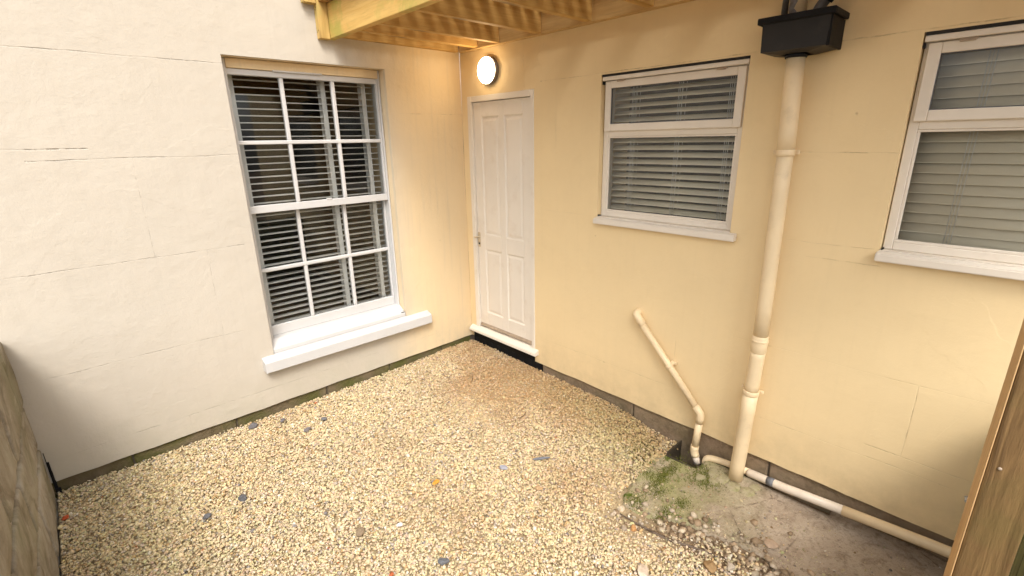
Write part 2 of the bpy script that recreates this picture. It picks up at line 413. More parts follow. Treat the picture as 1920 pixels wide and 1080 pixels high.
ident(grid_mesh('ground', M['soil'], -2.975, -.001, -4.9, -.001, .018, soil_z), kind='structure')
bm = nb(); box(bm, (-40, -40, -.9), (40, 40, -.42)); ident(obj('terrain', bm, M['soil']), kind='structure')
def conc_z(x, y): return -.176+.007*fbm(x, y, 9, 8)+.0025*fbm(x, y, 45, 18)+.006*fbm(x, y, 2.5, 4)+.010*np.clip((-2.6-y)*1.2, 0, 1)
ck = lambda x, y: in_conc(x+.03*fbm(x, y, 16, 2), y+.02*fbm(x, y, 19, 6)) & ~((x > -.16) & (y > -2.34)) & ~((x > -.03) & (y > -3))
ident(grid_mesh('concrete_slab', M['conc'], -1.0, .018, -4.9, -2.0, .012, conc_z, ck, .05), kind='structure')

# ------------------------------------------------------------------ house walls
SW = (-1.75, -.69, .31, 2.25)            # sash opening
DR = (-.838, -.02, -.03, 2.085)
W1 = (-2.318, -1.424, 1.20, 2.117)
W2 = (-3.90, -2.982, 1.20, 2.117)
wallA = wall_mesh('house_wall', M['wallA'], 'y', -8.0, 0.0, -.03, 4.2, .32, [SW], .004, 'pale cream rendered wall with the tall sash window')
# door opening: narrower above the sill
wallB = wall_mesh('house_wall', M['wallB'], 'x', -5.4, -.0005, -.03, 4.2, .32, [(-.838, -.077, .03, 2.085), (-.838, -.02, -.04, .0345), W1, W2], .0035, 'warm cream rendered wall with the door, two casement windows and pipes')
def plinth(par, fixed, s0, s1, joints, mat, gap=None):
    js = [s0]+joints+[s1]
    for a, b in zip(js, js[1:]):
        bm = nb(); g = .005; d = .018+random.uniform(-.003, .004)
        if fixed == 'y': box(bm, (a+g, d, -.38), (b-g, .2, -.031), .006)
        else: box(bm, (d, a+g, -.38), (.2, b-g, -.031), .006)
        bmesh.ops.subdivide_edges(bm, edges=[e for e in bm.edges if e.calc_length() > .1], cuts=6, use_grid_fill=True)
        for v in bm.verts:
            v.co += noise.noise_vector(v.co*9)*.004
        obj('plinth_block', bm, mat, par)
    bm = nb()
    if fixed == 'y': box(bm, (s0, .031, -.38), (s1, .19, -.0345))
    else: box(bm, (.031, s0, -.38), (.19, s1, -.0345))
    obj('mortar_bed', bm, M['mortar'], par)
plinth(wallA, 'y', -3.2, -.002, [-2.62, -2.05, -1.42, -.88, -.35], M['plinthA'])
plinth(wallB, 'x', -5.3, -.905, [-4.7, -4.12, -3.5, -2.681, -1.783], M['plinthB'])
# rooms behind
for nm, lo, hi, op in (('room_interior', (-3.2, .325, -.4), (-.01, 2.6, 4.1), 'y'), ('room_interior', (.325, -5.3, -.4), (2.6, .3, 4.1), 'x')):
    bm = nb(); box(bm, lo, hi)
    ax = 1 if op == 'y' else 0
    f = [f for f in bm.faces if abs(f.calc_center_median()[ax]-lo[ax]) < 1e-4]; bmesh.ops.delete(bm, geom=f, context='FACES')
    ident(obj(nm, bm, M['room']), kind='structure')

# ------------------------------------------------------------------ sash window on wall A
def sash_window():
    t = thing('sash_window', 'tall white twelve-pane sash window in the pale wall, above the thick white sill', 'window', (-1.22, 0, .31))
    x0, x1 = SW[0]+.003, SW[1]-.003
    bm = nb(); Y0, Y1 = .082, .19
    box(bm, (x0, Y0, .385), (x0+.035, Y1, 2.247), .003); box(bm, (x1-.014, Y0, .385), (x1, Y1, 2.247), .003)
    box(bm, (x0+.30, Y0-.008, 2.186), (x0+.62, Y0+.002, 2.196), .002)
    obj('box_frame', bm, M['white'], t)
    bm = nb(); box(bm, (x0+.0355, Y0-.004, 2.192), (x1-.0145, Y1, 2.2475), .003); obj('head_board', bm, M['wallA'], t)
    gx = [-1.725, -1.395, -1.05, -.722]; mt = .0125
    def sash(name, yf, zt, zb, rt, rb, zmid):
        """yf front, outer top/bottom, rail heights, middle bar centre"""
        bm = nb(); xo, xi = gx[0]-.034, gx[-1]+.014
        box(bm, (xo, yf, zb), (gx[0], yf+.045, zt), .003); box(bm, (gx[-1], yf, zb), (xi, yf+.045, zt), .003)
        box(bm, (gx[0], yf, zt-rt), (gx[-1], yf+.045, zt), .003); box(bm, (gx[0], yf, zb), (gx[-1], yf+.045, zb+rb), .003)
        s = obj(name, bm, M['white'], t)
        z0, z1 = zb+rb, zt-rt
        for x in gx[1:-1]:
            bm = nb(); box(bm, (x-mt, yf+.004, z0), (x+mt, yf+.038, z1), .004); obj('muntin', bm, M['white'], s)
        bm = nb(); box(bm, (gx[0], yf+.001, zmid-mt), (gx[-1], yf+.040, zmid+mt), .004); obj('muntin', bm, M['white'], s)
        for a, b in zip(gx, gx[1:]):
            for c, d in ((z0, zmid-mt), (zmid+mt, z1)):
                bm = nb(); l = a+(mt if a != gx[0] else 0); r = b-(mt if b != gx[-1] else 0)
                box(bm, (l+.001, yf+.020, c+.001), (r-.001, yf+.0235, d-.001)); obj('pane', bm, M['glass'], s)
        return s
    sash('upper_sash', .090, 2.190, 1.305, .035, .050, 1.755)
    sash('lower_sash', .137, 1.345, .425, .040, .072, .905)
    # timber sub-sill stepping down to the thick outer sill
    bm = nb()
    vs = [(.078, .424), (-.0, .375), (-.0, .345), (.19, .345), (.19, .424)]
    a = [bm.verts.new((x0+.001, y, z)) for y, z in vs]; b = [bm.verts.new((x1-.001, y, z)) for y, z in vs]
    bm.faces.new(a); bm.faces.new(b[::-1])
    for i in range(5): bm.faces.new((a[i], a[(i+1) % 5], b[(i+1) % 5], b[i]))
    bmesh.ops.bevel(bm, geom=list(bm.edges), offset=.003, segments=1, affect='EDGES')
    obj('sub_sill', bm, M['white'], t)
    bm = nb()
    vs = [(-.062, .322), (-.066, .240), (-.004, .240), (-.004, .338)]
    vs = [(-.064, .318), (-.066, .242), (.0005, .242), (.0005, .344)]
    a = [bm.verts.new((-1.832, y, z)) for y, z in vs]; b = [bm.verts.new((-.478, y, z)) for y, z in vs]
    bm.faces.new(a); bm.faces.new(b[::-1])
    for i in range(4): bm.faces.new((a[i], a[(i+1) % 4], b[(i+1) % 4], b[i]))
    bmesh.ops.bevel(bm, geom=list(bm.edges), offset=.004, segments=1, affect='EDGES')
    box(bm, (x0+.0015, -.002, .3115), (x1-.0015, .19, .3444))
    obj('window_sill', bm, M['white'], t)
    # catch on the meeting rail and a dark crack where the sill meets the reveal
    bm = nb(); box(bm, (-1.20, .086, 1.352), (-1.16, .100, 1.364), .003); obj('sash_catch', bm, M['white'], t)
    bm = nb()
    for i in range(5): box(bm, (x1-.012-.01*i*random.random(), .060-.014*i, .3985-.006*i), (x1-.003, .071-.014*i, .4065-.006*i), .002)
    obj('sealant', bm, M['seal'], t)
    return t
sash_window()

def slat_mesh(L, wd, tilt, crown=.003, th=.0018, along='x'):
    """curved slat; tilt turns the outer edge down"""
    bm = nb(); n = 6; prof = []
    for k in range(n+1):
        u = (k/n-.5)*wd; c = crown*(1-(2*k/n-1)**2)
        prof.append((u*math.cos(tilt)-c*math.sin(tilt), u*math.sin(tilt)+c*math.cos(tilt)))
    ends = []
    for s in (-L/2, L/2):
        top = [bm.verts.new((s, p, q+th/2) if along == 'x' else (p, s, q+th/2)) for p, q in prof]
        bot = [bm.verts.new((s, p, q-th/2) if along == 'x' else (p, s, q-th/2)) for p, q in prof]
        ends.append((top, bot)); bm.faces.new(top+bot[::-1])
    (t0, b0), (t1, b1) = ends
    for i in range(n):
        bm.faces.new((t0[i], t0[i+1], t1[i+1], t1[i])).smooth = True; bm.faces.new((b0[i], b0[i+1], b1[i+1], b1[i])).smooth = True
    bm.faces.new((t0[0], b0[0], b1[0], t1[0])); bm.faces.new((t0[-1], b0[-1], b1[-1], t1[-1]))
    return bm
def blind(label, along, s0, s1, zt, zb, depth, pitch, wd, tilt, mat, tapes, tw, cordy=None, thick=.0028, sag=0, lastgap=0):
    mid = (s0+s1)/2; loc = (mid, depth, zb) if along == 'x' else (depth, mid, zb)
    t = thing('venetian_blind', label, 'blind', loc, None)
    P = lambda s, d, z: (s, d, z) if along == 'x' else (d, s, z)
    bm = nb(); box(bm, P(s0, depth-.025, zt), P(s1, depth+.03, zt+.045), .003); obj('head_rail', bm, mat, t)
    bm = nb(); box(bm, P(s0, depth-.025, zb), P(s1, depth+.025, zb+.014), .004); obj('bottom_rail', bm, mat, t)
    n = int((zt-zb-.03)/pitch); first = None
    for i in range(n):
        z = zb+.014+pitch*(i+.7)
        if first is None:
            bm = slat_mesh(s1-s0, wd, tilt, th=thick, along=along)
            bmesh.ops.translate(bm, vec=loc, verts=bm.verts)
            first = obj('slat', bm, mat, t); o = first
        else:
            o = bpy.data.objects.new('slat', first.data); COL.objects.link(o); o.parent = t
        o.location = (0, 0, z-zb)
        ang = random.gauss(0, .012); yy = random.gauss(0, .0015)
        o.rotation_euler = (ang, yy, 0) if along == 'x' else (yy, ang, 0)
    for s in tapes:
        for dd in (-.5, .5):
            if tw > .01:
                bm = nb(); box(bm, P(s-tw/2, depth+dd*(wd+.004)-.0006, zb+.01), P(s+tw/2, depth+dd*(wd+.004)+.0006, zt+.01)); obj('ladder_tape', bm, M['tape'], t)
            else:
                for q in (-.011, .011):
                    h = wd*.5*math.cos(tilt)+.002
                    bm = nb(); cyl(bm, P(s+q, depth+dd*2*h, zb), P(s+q, depth+dd*2*h, zt+.01), .0011, 6); obj('ladder_cord', bm, M['tape'], t)
        if tw <= .01:
            bm = nb(); cyl(bm, P(s, depth-wd*.5*math.cos(tilt)-.004, zb), P(s, depth-wd*.5*math.cos(tilt)-.004, zt+.01), .0009, 6); obj('lift_cord', bm, M['tape'], t)
    return t
blind('open white venetian blind with wide ladder tapes behind the tall sash window', 'x', -1.80, -.64, 2.20, .40, .222, .0435, .050, R(1), M['slat'], [-1.675, -1.085, -.775], .034, thick=.0042)

# ------------------------------------------------------------------ door
def door():
    t = thing('house_door', 'white four-panel door in the corner beneath the round wall lamp', 'door', (0, -.46, .035))
    bm = nb()
    box(bm, (-.004, -.124, .08), (.12, -.0775, 2.084), .003); box(bm, (-.004, -.8375, .08), (.12, -.800, 2.084), .003)
    box(bm, (-.003, -.800, 2.040), (.12, -.124, 2.084), .003)
    box(bm, (.050, -.128, .11), (.12, -.112, 2.04)); 
    obj('door_frame', bm, M['doorpaint'], t)
    fx = .018
    # leaf: stiles, rails, recessed fields with raised bevelled panels
    ys = [-.127, -.222, -.431, -.497, -.702, -.797]; zs = [.125, .245, .835, .965, 1.925, 2.036]
    bm = nb()
    for a, b in ((0, 1), (2, 3), (4, 5)): box(bm, (fx, ys[b], zs[0]), (fx+.04, ys[a], zs[5]), .002)
    for a, b in ((0, 1), (2, 3), (4, 5)):
        for c, d in ((1, 2), (3, 4)): box(bm, (fx+.0004, ys[d], zs[a]), (fx+.0396, ys[c], zs[b]), .002)
    leaf = obj('door_leaf', bm, M['doorpaint'], t)
    for c, d in ((1, 2), (3, 4)):
        for a, b in ((1, 2), (3, 4)):
            bm = nb(); y0, y1, z0, z1 = ys[d], ys[c], zs[a], zs[b]
            def ring(x, i): return [bm.verts.new((x, p, q)) for p, q in ((y0+i, z0+i), (y1-i, z0+i), (y1-i, z1-i), (y0+i, z1-i))]
            r = [ring(fx+.002, .0005), ring(fx+.008, .009), ring(fx+.008, .018), ring(fx+.003, .036)]
            for p, q in zip(r, r[1:]):
                for k in range(4): bm.faces.new((p[k], p[(k+1) % 4], q[(k+1) % 4], q[k]))
            bm.faces.new(r[-1])
            bk = ring(fx+.03, .0005)
            for k in range(4): bm.faces.new((r[0][k], r[0][(k+1) % 4], bk[(k+1) % 4], bk[k]))
            bm.faces.new(bk)
            obj('panel', bm, M['doorpaint'], leaf)
    bm = nb(); box(bm, (fx-.012, -.797, .100), (fx+.030, -.128, .1235), .003)
    box(bm, (fx-.004, -.797, .1238), (fx+.004, -.128, .131), .001); obj('weather_bar', bm, M['alu'], t)
    bm = nb(); box(bm, (fx-.004, -.162, .845), (fx-.0003, -.130, .975), .002); pl = obj('lock_plate', bm, M['brass'], t)
    bm = nb(); lathe(bm, (fx-.004, -.146, .935), (-1, 0, 0), [(0, .011), (.008, .011), (.009, .007), (.026, .007), (.028, .004)], 16)
    tube(bm, bend([(fx-.030, -.146, .935), (fx-.032, -.14, .935), (fx-.032, -.112, .931)], .006), .006, 10); obj('handle', bm, M['brass'], pl)
    bm = nb(); lathe(bm, (fx-.004, -.146, .875), (-1, 0, 0), [(0, .009), (.003, .009), (.0035, .003)], 14); obj('keyhole', bm, M['seal'], pl)
    bm = nb(); vs = [(-.040, .062), (-.042, .036), (.075, .036), (.075, .098), (.005, .088)]
    a = [bm.verts.new((x, -.012, z)) for x, z in vs]; b = [bm.verts.new((x, -.878, z)) for x, z in vs]
    # the part inside the opening is narrower than the nosing
    bm.faces.new(a); bm.faces.new(b[::-1])
    for i in range(5): bm.faces.new((a[i], a[(i+1) % 5], b[(i+1) % 5], b[i]))
    bmesh.ops.bevel(bm, geom=list(bm.edges), offset=.004, segments=2, affect='EDGES')
    obj('threshold', bm, M['doorpaint'], t)
door()
bm = nb()
box(bm, (.008, -.904, -.30), (.05, -.021, .033), .003)
for i in range(9):
    y = -.06-.1*i; box(bm, (.002, y-.03, -.25), (.012, y+.012, -.035+.0*i), .004)
ident(obj('damp_proof_membrane', bm, M['black'], loc=(.03, -.46, -.1)), 'black membrane sheet in the gap under the white door', 'membrane')
bm = nb()
for z in (.12, .06, 0, -.06, -.11):
    box(bm, (-2.975, -.010-.003*math.sin(z*40), z-.05), (-2.962+.006*math.sin(z*47)-z*.05, -.004, z+.045), .002)
ident(obj('damp_proof_membrane', bm, M['black'], loc=(-2.96, -.01, -.1)), 'narrow black membrane strip where the stained stone wall meets the pale wall', 'membrane')

# ------------------------------------------------------------------ casement windows on wall B
def casement(o, label, shade):
    y0, y1, z0, z1 = o          # y0 right end (more negative), y1 left end
    t = thing('casement_window', label, 'window', (0, (y0+y1)/2, z0))
    F0, F1 = .036, .10; fw = .034; zt = z1-.012; zb = z0+.043
    L, Rr = y1-.004, y0+.004; zm0, zm1 = 1.757, 1.795
    bm = nb()
    box(bm, (F0, Rr, zb), (F1, Rr+fw, zt), .003); box(bm, (F0, L-fw, zb), (F1, L, zt), .003)
    box(bm, (F0+.0005, Rr+fw, zt-.030), (F1, L-fw, zt), .003); box(bm, (F0+.0005, Rr+fw, zb), (F1, L-fw, zb+.034), .003)
    box(bm, (F0+.0005, Rr+fw, zm0-.006), (F1, L-fw, zm1), .003)
    obj('frame', bm, M['upvc'], t)
    # head cover strip proud of the frame
    bm = nb(); box(bm, (.004, Rr+.001, zt-.024), (F0-.002, L-.001, zt-.001), .002); obj('head_trim', bm, M['upvc'], t)
    # opening top light
    bm = nb(); c0, c1 = .017, .085; cz0, cz1 = zm1-.012, zt-.029; cl, cr = L-.014, Rr+.014; w = .043
    box(bm, (c0, cr, cz0), (c1-.02, cr+w, cz1), .003); box(bm, (c0, cl-w, cz0), (c1-.02, cl, cz1), .003)
    box(bm, (c0+.0005, cr+w, cz1-.040), (c1-.02, cl-w, cz1), .003); box(bm, (c0+.0005, cr+w, cz0), (c1-.02, cl-w, cz0+w), .003)
    c = obj('top_light', bm, M['upvc'], t)
    bm = nb(); box(bm, (c0+.018, cr+w+.001, cz0+w+.001), (c0+.022, cl-w-.001, cz1-.041)); obj('pane', bm, M['glass'], c)
    bm = nb()
    for a, b, p, q in ((cr+w, cl-w, cz0+w, cz0+w+.004), (cr+w, cl-w, cz1-.044, cz1-.040)): box(bm, (c0+.008, a, p), (c0+.017, b, q))
    for a, b in ((cr+w, cr+w+.004), (cl-w-.004, cl-w)): box(bm, (c0+.008, a, cz0+w+.004), (c0+.017, b, cz1-.044))
    obj('gasket', bm, M['greyp'], c)
    for y in (L-.13, Rr+.14):
        bm = nb(); box(bm, (c0-.010, y-.028, cz1-.003), (c0+.010, y+.028, cz1+.004), .003)
        box(bm, (c0-.012, y-.024, cz1-.008), (c0-.006, y+.024, cz1-.002), .002); obj('vent_clip', bm, M['alu'], c)
    # fixed lower pane with beads
    gz0, gz1 = zb+.034, zm0-.006; ga, gb = Rr+fw, L-fw
    bm = nb(); box(bm, (F0+.020, ga+.001, gz0+.001), (F0+.024, gb-.001, gz1-.001)); obj('pane', bm, M['glass'], t)
    bm = nb()
    box(bm, (F0+.004, ga, gz0), (F0+.018, gb, gz0+.012), .002); box(bm, (F0+.004, ga, gz1-.010), (F0+.018, gb, gz1), .002)
    box(bm, (F0+.004, ga, gz0+.012), (F0+.018, ga+.011, gz1-.010), .002); box(bm, (F0+.004, gb-.011, gz0+.012), (F0+.018, gb, gz1-.010), .002)
    obj('glazing_bead', bm, M['upvc'], t)
    # sill
    bm = nb(); vs = [(-.038, 1.232), (-.040, 1.198), (-.002, 1.196), (-.002, 1.2005), (.10, 1.2005), (.10, 1.2425), (.036, 1.2425)]
    sa, sb = y1-.0015, y0+.0015
    a = [bm.verts.new((x, y1-.0015, z)) for x, z in vs[3:]]; 
    bm.free(); bm = nb()
    vs = [(-.038, 1.230), (-.040, 1.197), (-.0025, 1.197), (-.0025, 1.240)]
    a = [bm.verts.new((x, y1+.006, z)) for x, z in vs]; b = [bm.verts.new((x, y0-.040, z)) for x, z in vs]
    bm.faces.new(a); bm.faces.new(b[::-1])
    for i in range(4): bm.faces.new((a[i], a[(i+1) % 4], b[(i+1) % 4], b[i]))
    bmesh.ops.bevel(bm, geom=list(bm.edges), offset=.004, segments=2, affect='EDGES')
    box(bm, (-.003, sb, 1.2015), (.10, sa, 1.2425))
    obj('window_sill', bm, M['upvc'], t)
    # gap shadow above the frame put in as a dark strip, plus dark seals
    bm = nb(); box(bm, (.001, Rr+.001, zt+.001), (.09, L-.001, z1-.0005)); 
    box(bm, (.008, L-.004, zt-.045), (F0-.003, L+.003, zt-.026), .001)
    for i in range(4): box(bm, (.0+.009*i, L-.008, 1.243), (.006+.009*i, L-.001, 1.247+.006*random.random()), .001)
    obj('joint_shadow_seal', bm, M['seal'], t)
    return t
casement(W1, 'white casement window between the door and the downpipe', 0)
casement(W2, 'white casement window at the right edge, right of the downpipe', 1)
blind('half open ivory venetian blind behind the window between door and downpipe', 'y', W1[0]+.02, W1[1]-.02, 2.075, 1.255, .128, .0425, .050, R(29), M['slat_warm'], [-1.60, -1.905, -2.20], .004)
blind('fully closed ivory venetian blind behind the right edge window', 'y', W2[0]+.02, W2[1]-.02, 2.075, 1.255, .128, .0425, .050, R(66), M['slat_warm'], [-3.19, -3.50, -3.78], .004)

# ------------------------------------------------------------------ wall lamp
t = thing('wall_lamp', 'round lit bulkhead lamp on the wall above the white door', 'lamp', (0, -.375, 2.25))
LC = (-.004, -.375, 2.25)
bm = nb(); lathe(bm, LC, (-1, 0, 0), [(0, .101), (.024, .101), (.030, .098), (.032, .094)], 48); obj('lamp_base', bm, M['lamprim'], t)
bm = nb(); lathe(bm, (LC[0]-.0322, LC[1], LC[2]), (-1, 0, 0), [(0, .093), (.010, .093), (.020, .086), (.027, .07), (.031, .04), (.032, .01)], 48); obj('diffuser', bm, M['lamp'], t, True)

# ------------------------------------------------------------------ hopper and pipes
t = thing('hopper_head', 'black box hopper head on the wall at the top of the downpipe', 'hopper', (-.1, -2.56, 2.10))
bm = nb()
def loop(x, ya, yb, z): return [bm.verts.new(p) for p in ((-.004, ya, z), (x, ya, z), (x, yb, z), (-.004, yb, z))]
prof = [(-.190, -2.425, -2.700, 2.222), (-.187, -2.432, -2.698, 2.212), (-.180, -2.434, -2.694, 2.094), (-.135, -2.495, -2.61, 2.083)]
ls = [loop(*p) for p in prof]
for p, q in zip(ls, ls[1:]):
    for k in range(4): bm.faces.new((p[k], p[(k+1) % 4], q[(k+1) % 4], q[k]))
bm.faces.new(ls[-1])
inn = [loop(x+.006, a-.006, b+.006, z) for x, a, b, z in prof]
for v in inn[0]: v.co.z = prof[0][3]
for l in inn:
    for v in l:
        if v.co.x > -.01: v.co.x = -.010
for p, q in zip(inn, inn[1:]):
    for k in range(4): bm.faces.new((p[k], p[(k+1) % 4], q[(k+1) % 4], q[k]))
bm.faces.new(inn[-1])
for k in range(4): bm.faces.new((ls[0][k], ls[0][(k+1) % 4], inn[0][(k+1) % 4], inn[0][k]))
obj('hopper_body', bm, M['hop'], t)
bm = nb()
box(bm, (-.203, -2.716, 2.206), (-.190, -2.414, 2.232), .003); box(bm, (-.190, -2.716, 2.2065), (-.006, -2.701, 2.2315), .003); box(bm, (-.190, -2.424, 2.2065), (-.006, -2.412, 2.2315), .003)
obj('rim', bm, M['black'], t)
bm = nb(); box(bm, (-.183, -2.704, 2.09), (-.006, -2.692, 2.206), .002); obj('end_plate', bm, M['black'], t)
bm = nb(); lathe(bm, (-.085, -2.553, 2.068), (0, 0, 1), [(0, .044), (.012, .044), (.016, .042)], 28); obj('outlet', bm, M['black'], t)

t = thing('downpipe', 'thick cream vertical downpipe running from the black hopper to the concrete', 'pipe', (-.085, -2.55, -.18))
DP = [(-.085, -2.553, 2.072), (-.085, -2.566, 1.66), (-.085, -2.573, .70), (-.085, -2.564, .39), (-.085, -2.545, -.20)]
def dpp(z):
    for a, b in zip(DP, DP[1:]):
        if b[2] <= z <= a[2]:
            k = (a[2]-z)/(a[2]-b[2]); return Vector(a).lerp(Vector(b), k)
def seg(name, za, zb, r, mat='pipe', par=t):
    bm = nb(); tube(bm, [dpp(z) for z in np.linspace(za, zb, 6)], r, 28); return obj(name, bm, M[mat], par)
seg('pipe_section', 2.072, 1.665, .0385); seg('pipe_section', 1.665, .72, .036); seg('pipe_section', .66, .395, .0365); seg('pipe_section', .395, -.195, .0385)
def collar(za, zb, r):
    bm = nb(); ps = [dpp(za), dpp(za-.004), dpp(zb+.004), dpp(zb)]; tube(bm, ps, [r-.003, r, r, r-.003], 28); return obj('collar', bm, M['pipe'], t)
collar(1.675, 1.645, .0405)
collar(.735, .640, .0395); 
bm = nb(); tube(bm, [dpp(.715), dpp(.712), dpp(.704), dpp(.701)], [.0395, .0420, .0420, .0395], 28); obj('collar_ring', bm, M['pipe'], t)
bm = nb(); tube(bm, [dpp(.412), dpp(.408), dpp(.388), dpp(.384)], [.039, .0412, .0412, .039], 28)
box(bm, (-.085, -2.575, .387), (-.004, -2.555, .409), .003); box(bm, (-.055, -2.615, .389), (-.040, -2.50, .407), .003); obj('bracket', bm, M['pipe'], t)
bm = nb(); box(bm, (-.085, -2.575, 1.652), (-.004, -2.555, 1.670), .003); box(bm, (-.055, -2.615, 1.650), (-.040, -2.50, 1.672), .003); obj('bracket', bm, M['pipe'], t)
# pipes above the hopper
bm = nb(); tube(bm, [(-.07, -2.527, 2.13), (-.07, -2.520, 3.9)], .036, 24)
t2 = ident(obj('soil_pipe', bm, M['pipe'], loc=(-.07, -2.527, 2.13)), 'thick cream pipe with grey flaking patches dropping into the black hopper', 'pipe')
for a, b, c, d in ((2.24, 2.31, .4, .25), (2.36, 2.55, 1.2, .3), (2.27, 2.32, 2.7, .15)):
    bm = nb(); n = 8
    A = [[bm.verts.new((-.07+.0366*math.cos(math.pi-c+(k/n-.5)*d*4+.2*math.sin(j*2.1)), -2.5265+.0366*math.sin(math.pi-c+(k/n-.5)*d*4+.2*math.sin(j*2.1)), a+(b-a)*j/5)) for k in range(n+1)] for j in range(6)]
    for j in range(5):
        for k in range(n): bm.faces.new((A[j][k], A[j][k+1], A[j+1][k+1], A[j+1][k])).smooth = True
    obj('flaked_patch', bm, M['tapegrey'], t2)
bm = nb(); tube(bm, [(-.05, -2.468, 2.13), (-.05, -2.464, 3.9)], .014, 16)
ident(obj('waste_pipe', bm, M['greyp'], loc=(-.05, -2.468, 2.13)), 'thin grey pipe dropping into the black hopper, left of the flaking pipe', 'pipe')
t3 = thing('overflow_pipe', 'black slanting pipe entering the black hopper from the upper right', 'pipe', (-.09, -2.60, 2.15))
bm = nb(); tube(bm, bend([(-.09, -2.585, 2.13), (-.09, -2.612, 2.25), (-.09, -2.75, 2.42), (-.09, -3.2, 2.80)], .05), .022, 18); obj('pipe_run', bm, M['greyp'], t3)
bm = nb(); tube(bm, [(-.09, -2.640, 2.285), (-.09, -2.66, 2.308), (-.09, -2.72, 2.382)], .029, 18); obj('coupling', bm, M['black'], t3)

# small diagonal waste pipe
t = thing('waste_pipe', 'thin cream diagonal waste pipe coming out of the wall left of the downpipe', 'pipe', (-.042, -2.27, -.2))
XW = -.042; r = .0205
P0, P1, P2, P3 = (XW, -1.795, .640), (XW, -2.286, .118), (XW, -2.268, -.150), (XW-.005, -2.300, -.225)
bm = nb(); tube(bm, bend([(.03, -1.790, .652), (XW, -1.793, .648), (XW, -1.85, .585)], .022), r+.004, 18); obj('elbow', bm, M['pipe'], t)
bm = nb(); tube(bm, [Vector(P0).lerp(Vector(P1), .06), Vector(P0).lerp(Vector(P1), .95)], r, 18); obj('pipe_section', bm, M['pipe'], t)
bm = nb(); tube(bm, bend([Vector(P0).lerp(Vector(P1), .92), P1, Vector(P1).lerp(Vector(P2), .22)], .025), r+.0035, 18); obj('elbow', bm, M['pipe'], t)
bm = nb(); tube(bm, [Vector(P1).lerp(Vector(P2), .18), Vector(P1).lerp(Vector(P2), .93)], r+.001, 18); obj('pipe_section', bm, M['pipe'], t)
bm = nb(); tube(bm, bend([Vector(P1).lerp(Vector(P2), .85), P2, Vector(P2).lerp(Vector(P3), .45)], .02), r+.0045, 18); obj('elbow', bm, M['pipe'], t)
bm = nb(); tube(bm, [Vector(P2).lerp(Vector(P3), .4), P3], r, 18); obj('pipe_section', bm, M['pipe2'], t)
q = Vector(P0).lerp(Vector(P1), .53); dd = (Vector(P1)-Vector(P0)).normalized()
bm = nb(); tube(bm, [q-dd*.010, q-dd*.008, q+dd*.008, q+dd*.010], [r+.003, r+.006, r+.006, r+.003], 18); box(bm, (-.03, q.y-.034, q.z+.012), (-.003, q.y+.004, q.z+.028), .003); obj('clip', bm, M['pipe'], t)

bm = nb()
for lo, hi in (((-.172, -2.350, -.42), (-.160, -2.148, -.176)), ((-.160, -2.158, -.42), (.016, -2.148, -.158)), ((-.160, -2.350, -.42), (.016, -2.340, -.20)), ((-.160, -2.340, -.42), (.016, -2.158, -.33))): box(bm, lo, hi, .002)
ident(obj('gully', bm, plain('wet_black_brown_clay', (.05, .038, .025), .6, .3, 20, .6), loc=(-.08, -2.25, -.3)), 'dark open drain gully in the ground where the thin waste pipe ends', 'drain')
# long pipe lying along the foot of the wall
t = thing('drain_pipe', 'long pipe lying along the foot of the wall, white then cream, behind the downpipe', 'pipe', (-.03, -2.9, -.15))
bm = nb(); tube(bm, bend([(-.045, -2.345, -.245), (-.036, -2.345, -.160), (-.020, -2.42, -.152), (-.018, -2.60, -.140)], .03), .020, 18); obj('pipe_section', bm, M['pipe'], t)
bm = nb(); tube(bm, [(-.020, -2.585, -.144), (-.022, -2.60, -.142), (-.045, -2.80, -.118), (-.060, -3.075, -.084)], [.020, .0235, .024, .024], 20); obj('white_section', bm, M['pipe2'], t)
bm = nb(); tube(bm, [(-.060, -3.065, -.085), (-.060, -3.40, -.060), (-.06, -4.0, -.03), (-.06, -5.2, .0)], .0255, 20); obj('pipe_section', bm, M['pipe'], t)
bm = nb(); tube(bm, [(-.0335, -2.700, -.130), (-.038, -2.738, -.125)], .0246, 20); obj('tape_wrap', bm, M['tapegrey'], t)
for (px, py, sz) in ((-.145, -2.50, .040), (-.165, -2.565, .045), (-.150, -2.64, .040), (-.085, -2.66, .032), (-.135, -2.44, .034), (-.22, -2.40, .03), (-.20, -2.47, .03), (-.10, -2.43, .03)):
    b = nb(); bmesh.ops.create_icosphere(b, subdivisions=2, radius=1)
    for v in b.verts:
        v.co = v.co*(1+.25*noise.noise(v.co*1.5+Vector((px*40, py*30, 0)))); v.co = Vector((px, py, -.178))+Vector((v.co.x*sz*1.2, v.co.y*sz, v.co.z*sz*.42))
    o = obj('concrete_lump', b, M['conc'], None, loc=(px, py, -.178)); o['kind'] = 'structure'
# white cable clip near the post
bm = nb(); tube(bm, [(.0, -3.471, .207), (-.028, -3.476, .207)], .008, 12); lathe(bm, (-.028, -3.476, .207), (-1, 0, 0), [(0, .010), (.004, .010), (.006, .006)], 12)
ident(obj('cable_stub', bm, M['white'], loc=(-.01, -3.471, .207)), 'small white plastic stub on the wall beside the brown timber post', 'fitting')

